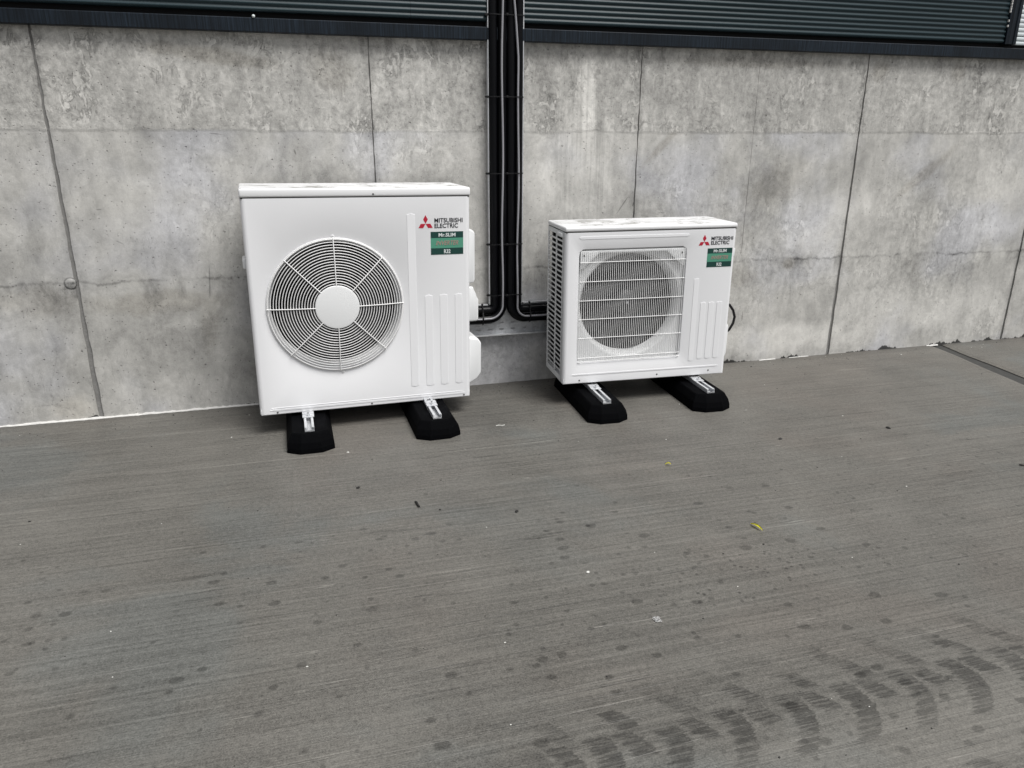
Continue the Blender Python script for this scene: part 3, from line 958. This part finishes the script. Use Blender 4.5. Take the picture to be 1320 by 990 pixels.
# recessed plate with the round mouth of the fan
FX, FZ, FR = gcx + .0005, gcz + .002, .248
bm = bmesh.new()
x0, x1, z0, z1 = gx0 - .004, gx1 + .004, gz0 - .004, gz1 + .004
A = angles(FX, FZ, x0, x1, z0, z1, 120)
loft(bm, [[(q[0], .001, q[1]) for q in (rect_hit(t, FX, FZ, x0, x1, z0, z1) for t in A)]] + [[(q[0], .024, q[1]) for q in (rect_hit(t, FX, FZ, x0, x1, z0, z1) for t in A)]] +
     [[(FX + r * math.cos(t), y, FZ + r * math.sin(t)) for t in A] for r, y in ((FR + .009, .024), (FR + .004, .025), (FR, .028), (FR - .006, .038), (FR - .013, .050), (FR - .016, .080))])
mobj('fan_shroud', bm, WPLAST, UR, smooth=True, auto=50)
bm = bmesh.new(); A_=angles(FX,FZ,.035,.80,.03,.70,96); loft(bm, [[(FX+(FR-.016)*math.cos(t),.081,FZ+(FR-.016)*math.sin(t)) for t in A_],[(q[0],.081,q[1]) for q in (rect_hit(t,FX,FZ,.035,.80,.03,.70) for t in A_)]]); mobj('inner_bulkhead', bm, INNER, UR)
fan(UR, FX, FZ, .085, .212, 3, 48)
nbox('motor_bracket', INNER, UR, FX - .03, FX + .03, .17, .19, .03, .69)
# triangular corner plates of the guard
wg = link(bpy.data.objects.new('wire_guard', None), UR)
for sx in (1, -1):
    cxn = gx0 + .006 if sx == 1 else gx1 - .006; cz_ = gz1 - .006
    poly = [(cxn, cz_), (cxn + sx * .088, cz_), (cxn + sx * .088, cz_ - .014), (cxn + sx * .012, cz_ - .082), (cxn, cz_ - .082)]
    bm = bmesh.new(); prism(bm, poly, .004, .0085, .0012)
    mobj('corner_plate', bm, WPLAST, wg, smooth=True, auto=40)
    screw(wg, cxn + sx * .016, cz_ - .022, .004, .005)
nbox('guard_rail', WPLAST, wg, gx0 + .09, gx1 - .09, .004, .0085, gz1 - .018, gz1 - .006, bev=.001)
bm = bmesh.new()
tube(bm, [(0, 0, 0), (0, 0, gz1 - gz0 - .014)], .00145, 6, cap=False)
v0 = mobj('guard_wire', bm, WIRE, wg, smooth=True)
NV = 54
v0.location = (gx0 + .008, .0005, gz0 + .006)
for i in range(1, NV): dupm(v0, (gx0 + .008 + (gx1 - gx0 - .016) * i / (NV - 1), .0005, gz0 + .006), wg)
bm = bmesh.new()
tube(bm, [(gx0 + .004, 0, 0), (gx1 - .004, 0, 0)], .00155, 8)
h0 = mobj('cross_wire', bm, WIRE, wg, smooth=True, auto=50)
hz = [.572, .484, .396, .308, .218, .122, .104]
h0.location = (0, -.0035, hz[0])
for z in hz[1:]: dupm(h0, (0, -.0035, z), wg)
raised_bar(UR, .064, .594, .6755, .689, 'top_crease')
raised_bar(UR, .634, .659, .071, .4785)
for a, b in ((.6765, .7045), (.719, .747), (.7615, .789)): raised_bar(UR, a, b, .079, .3625)
raised_bar(UR, .040, .796, .036, .044, 'bottom_crease')
for x, z in ((.083, .012), (.476, .016), (.746, .018)): screw(UR, x, z)
branding(UR, .6705, .6475, .0188, .7045, .8145, .797, .671, .6335, .6905, .8165, .5285, .6165)
# louvred left side
sg = link(bpy.data.objects.new('side_grille', None), UR)
ya, yb, ym = .022, D2 - .004, .152
bm = bmesh.new()
box(bm, .0, .004, ya, ya + .018, .0, .706); box(bm, .0, .004, yb - .014, yb, .0, .706)
box(bm, .0002, .0038, ym - .007, ym + .007, .02, .69)
box(bm, .0002, .0038, ya + .018, yb - .014, .0, .026); box(bm, .0002, .0038, ya + .018, yb - .014, .686, .706)
mobj('grille_frame', bm, WPLAST, sg)
bm = bmesh.new()
box(bm, .0005, .0035, 0, .1, -.0052, .0052, bev=.001, seg=1, mtx=Matrix.Rotation(R(-18), 4, 'Y'))
bm2 = bm.copy()
NS = 27; P = (.686 - .026) / (NS + 1)
for ylo, yhi in ((ya + .017, ym - .006), (ym + .006, yb - .013)):
    b = bm.copy(); bmesh.ops.scale(b, vec=(1, (yhi - ylo) / .1, 1), verts=b.verts)
    s0 = mobj('louvre_slat', b, WPLAST, sg); s0.location = (0.0004, ylo, .026 + P)
    for i in range(2, NS + 1): dupm(s0, (.0004, ylo, .026 + P * i), sg)
bm.free(); bm2.free()
nbox('side_coil', INNER, UR, .030, .05, .05, D2 - .01, .02, .70)
nbox('side_handle', WPLAST, UR, -.010, .004, .035, .115, .682, .700, bev=.004)
bm = bmesh.new(); prism(bm, [(W2 - .004, .045), (W2 + .012, .055), (W2 + .025, .085), (W2 + .026, .225), (W2 + .018, .240), (W2 - .004, .243)], .04, .22, .006)
mobj('valve_cover', bm, WPLAST, UR, smooth=True, auto=40)
bm = bmesh.new(); box(bm, W2 - .002, W2 + .008, .015, .06, .575, .612, bev=.003)
mobj('side_latch', bm, WPLAST, UR, smooth=True, auto=40)
# black cable looping out beside the smaller unit
bm = bmesh.new()
pts = [(1.97, -.33, .452), (2.01, -.35, .448), (2.046, -.36, .430), (2.068, -.362, .402), (2.080, -.362, .368), (2.076, -.36, .334), (2.060, -.355, .300), (2.030, -.345, .272), (1.98, -.33, .26)]
tube(bm, pts, .0065, 12)
tag(mobj('loose_cable', bm, BTIE, smooth=True, auto=60), 'short black cable looping out from the right side of the smaller unit', 'cable')

# ------------------------------------------------------------------ rubber feet
def make_foot():
    root = empty('rubber_foot')
    hw, ht, h, L, ch = .096, .050, .078, .60, .052
    bm = bmesh.new()
    def octo(w, l0, l1, z, c):
        return [(-w + c, l0, z), (w - c, l0, z), (w, l0 + c * .62, z), (w, l1 - c * .62, z), (w - c, l1, z), (-w + c, l1, z), (-w, l1 - c * .62, z), (-w, l0 + c * .62, z)]
    v = loft(bm, [octo(hw, 0, L, 0, ch), octo(hw - .001, .001, L - .001, .020, ch), octo(hw - .006, .008, L - .008, .044, ch), octo(hw - .022, .028, L - .028, h - .005, .040), octo(hw - .027, .033, L - .033, h, .037)])
    bm.faces.new(v[-1]); bm.faces.new(v[0][::-1])
    mobj('rubber_block', bm, RUB, root)
    # aluminium channel sunk into the top
    bm = bmesh.new(); c0, c1, w = .050, L - .050, .019
    box(bm, -w, w, c0, c1, h - .006, h + .0015)
    box(bm, -w, -w + .0025, c0, c1, h + .0015, h + .017, bev=.0006); box(bm, w - .0025, w, c0, c1, h + .0015, h + .017, bev=.0006)
    box(bm, -w, -w + .010, c0, c1, h + .0171, h + .019, bev=.0005); box(bm, w - .010, w, c0, c1, h + .0171, h + .019, bev=.0005)
    box(bm, -w, w, c0 - .002, c0 - .0002, h - .004, h + .006)
    mobj('rail_channel', bm, GALV, root, smooth=True, auto=40)
    return root
def clamp(root, y):
    bm = bmesh.new(); h = .078
    box(bm, -.024, .024, y - .034, y + .03, h + .0195, h + .0225, bev=.0006)
    box(bm, -.024, .024, y + .0, y + .03, h + .0225, h + .0255, bev=.0006)
    b = mobj('fixing_bracket', bm, GALV, root, smooth=True, auto=40)
    bm = bmesh.new()
    g = bmesh.ops.create_cone(bm, cap_ends=True, segments=6, radius1=.0085, radius2=.0085, depth=.007)
    bmesh.ops.translate(bm, vec=(0, y - .019, h + .0262), verts=bm.verts)
    tube(bm, [(0, y - .019, h + .029), (0, y - .019, h + .040)], .004, 10)
    mobj('bolt', bm, GALV, b)
GF = 'black rubber mounting feet under the units'
f0 = make_foot()
f0.location = (-.020, -.672, 0); f0.rotation_euler = (0, 0, R(.6))
def copy_tree(o, parent=None):
    c = o.copy(); C.objects.link(c); c.parent = parent
    for ch in o.children: copy_tree(ch, c)
    return c
feet = [f0]
for x, y, rz in ((.512, -.668, 1.2), (1.284, -.690, -2.5), (1.815, -.683, -2.5)):
    f = copy_tree(f0); f.location = (x, y, 0); f.rotation_euler = (0, 0, R(rz)); feet.append(f)
for f, yl, lab in zip(feet, (.196, .190, .228, .200),
        ('black rubber foot under the left end of the larger unit', 'black rubber foot under the right end of the larger unit',
         'black rubber foot under the louvred left end of the smaller unit', 'black rubber foot under the right end of the smaller unit')):
    clamp(f, yl); tag(f, lab, 'rubber foot', GF)

# ------------------------------------------------------------------ litter on the slab
def pm(name, c, r=.6): return paint(name, c, r).mat
DARKM = pm('dark_debris', (.012, .011, .010)); PALEM = pm('pale_chip', (.6, .6, .57)); YEL = pm('yellow_leaf', (.80, .76, .06)); CLEARM = pm('grey_film', (.5, .5, .5), .25)
def pebble(name, x, y, r, mat, label, cat, seed, flat=.45, z=0):
    bm = bmesh.new(); bmesh.ops.create_icosphere(bm, subdivisions=2, radius=1)
    q = random.Random(seed); a, b, c = q.uniform(.7, 1.5), q.uniform(.6, 1.1), flat
    for v in bm.verts:
        k = 1 + q.uniform(-.22, .22)
        v.co = Vector((v.co.x * a * k * r, v.co.y * b * k * r, v.co.z * c * k * r + c * r * .8))
    o = mobj(name, bm, mat); o.location = (x, y, z); o.rotation_euler = (0, 0, q.uniform(0, 6))
    return tag(o, label, cat)
bm = bmesh.new(); q = random.Random(2)
pts = [(-.022, 0, .004), (-.012, .0012, .005), (0, 0, .0045), (.011, -.001, .005), (.022, .0005, .004)]
tube(bm, pts, [.0032, .0042, .0038, .0043, .0028], 7)
o = mobj('twig', bm, DARKM); o.location = (.325, -1.227, 0); o.rotation_euler = (0, 0, R(100))
tag(o, 'short black stick lying on the slab in front of the larger unit', 'stick')
pebble('crumb', .648, -1.370, .0085, DARKM, 'black crumb on the slab right of the stick', 'debris', 4)
pebble('crumb', .136, -1.037, .0065, DARKM, 'small black crumb on the slab left of the stick', 'debris', 5)
pebble('crumb', .395, -1.283, .0035, DARKM, 'tiny black speck just right of the stick', 'debris', 6)
pebble('crumb', 2.457, -1.071, .013, DARKM, 'dark flat crumb on the slab far right near the joint', 'debris', 7, .3)
pebble('crumb', 1.919, -1.051, .009, DARKM, 'dark crumb on the slab in front of the smaller unit right foot', 'debris', 8, .3)
pebble('crumb', 2.68, -1.54, .010, DARKM, 'dark crumb at the right edge of the view on the slab', 'debris', 18, .3)
pebble('chip', .748, -1.787, .0055, PALEM, 'small white chip on the slab amid the water spots', 'chip', 9)
pebble('chip', .123, -.70, .0045, PALEM, 'small white chip beside the front left rubber foot', 'chip', 10)
def leaf(x, y, l, w, rz, label, seed):
    bm = bmesh.new(); r = random.Random(seed); rows = []
    for i in range(9):
        t = i / 8; hw_ = w * math.sin(math.pi * min(max(t, .02), .98)) ** .8
        z = .003 + .006 * math.sin(t * 3) + r.uniform(0, .001)
        rows.append([(l * (t - .5), -hw_, z + .003), (l * (t - .5), 0, z), (l * (t - .5), hw_, z + .0035)])
    loft(bm, rows, closed=False); bmesh.ops.solidify(bm, geom=bm.faces[:], thickness=.0006)
    o = mobj('leaf', bm, YEL, smooth=True); o.location = (x, y, 0); o.rotation_euler = (0, 0, R(rz))
    return tag(o, label, 'leaf')
leaf(1.384, -1.691, .052, .0055, -78, 'yellow green leaf on the slab right of centre', 3)
leaf(1.329, -1.164, .022, .004, -20, 'smaller yellow leaf fragment in front of the smaller unit', 4)
# crumpled scrap of film
bm = bmesh.new(); q = random.Random(12); rows = []
for i in range(6):
    rows.append([((i - 2.5) * .004, (j - 2.5) * .004, .002 + q.uniform(0, .006)) for j in range(6)])
loft(bm, rows, closed=False); bmesh.ops.solidify(bm, geom=bm.faces[:], thickness=.0004)
fm = bpy.data.materials.new('clear_film'); fm.use_nodes = True
b_ = fm.node_tree.nodes['Principled BSDF']; b_.inputs['Transmission Weight'].default_value = .85; b_.inputs['Roughness'].default_value = .15; b_.inputs['IOR'].default_value = 1.2
o = mobj('film_scrap', bm, fm); o.location = (.843, -2.053, 0)
tag(o, 'crumpled scrap of clear film on the slab among the water spots', 'litter')
# a pale shaving by the wall side of the larger unit
bm = bmesh.new(); tube(bm, [(-.02, 0, .002), (-.008, .003, .003), (.008, .001, .002), (.02, .004, .003)], .0016, 6)
o = mobj('shaving', bm, PALEM); o.location = (.80, -.585, 0); o.rotation_euler = (0, 0, R(-12))
tag(o, 'thin white shaving on the slab between the two units', 'litter')
# fine grit nobody could count
bm = bmesh.new(); q = random.Random(21)
bm2 = bmesh.new()
for i in range(420):
    x, y = q.uniform(-1.6, 4.2), q.uniform(-2.7, -.02)
    if q.random() < .35: y = -abs(q.gauss(0, .10)) - .012
    r = q.uniform(.0010, .0026) * (1.5 if q.random() < .08 else 1)
    t = bm if q.random() < .86 else bm2
    g = bmesh.ops.create_icosphere(t, subdivisions=0 or 1, radius=r, matrix=Matrix.Translation((x, y, r * .4)) @ Matrix.Diagonal((q.uniform(.8, 1.6), q.uniform(.7, 1.2), .6, 1)))
tag(mobj('grit', bm, DARKM), 'dark grit scattered over the concrete slab', 'grit', kind='stuff')
tag(mobj('grit', bm2, PALEM), 'pale grit scattered over the concrete slab', 'grit', kind='stuff')
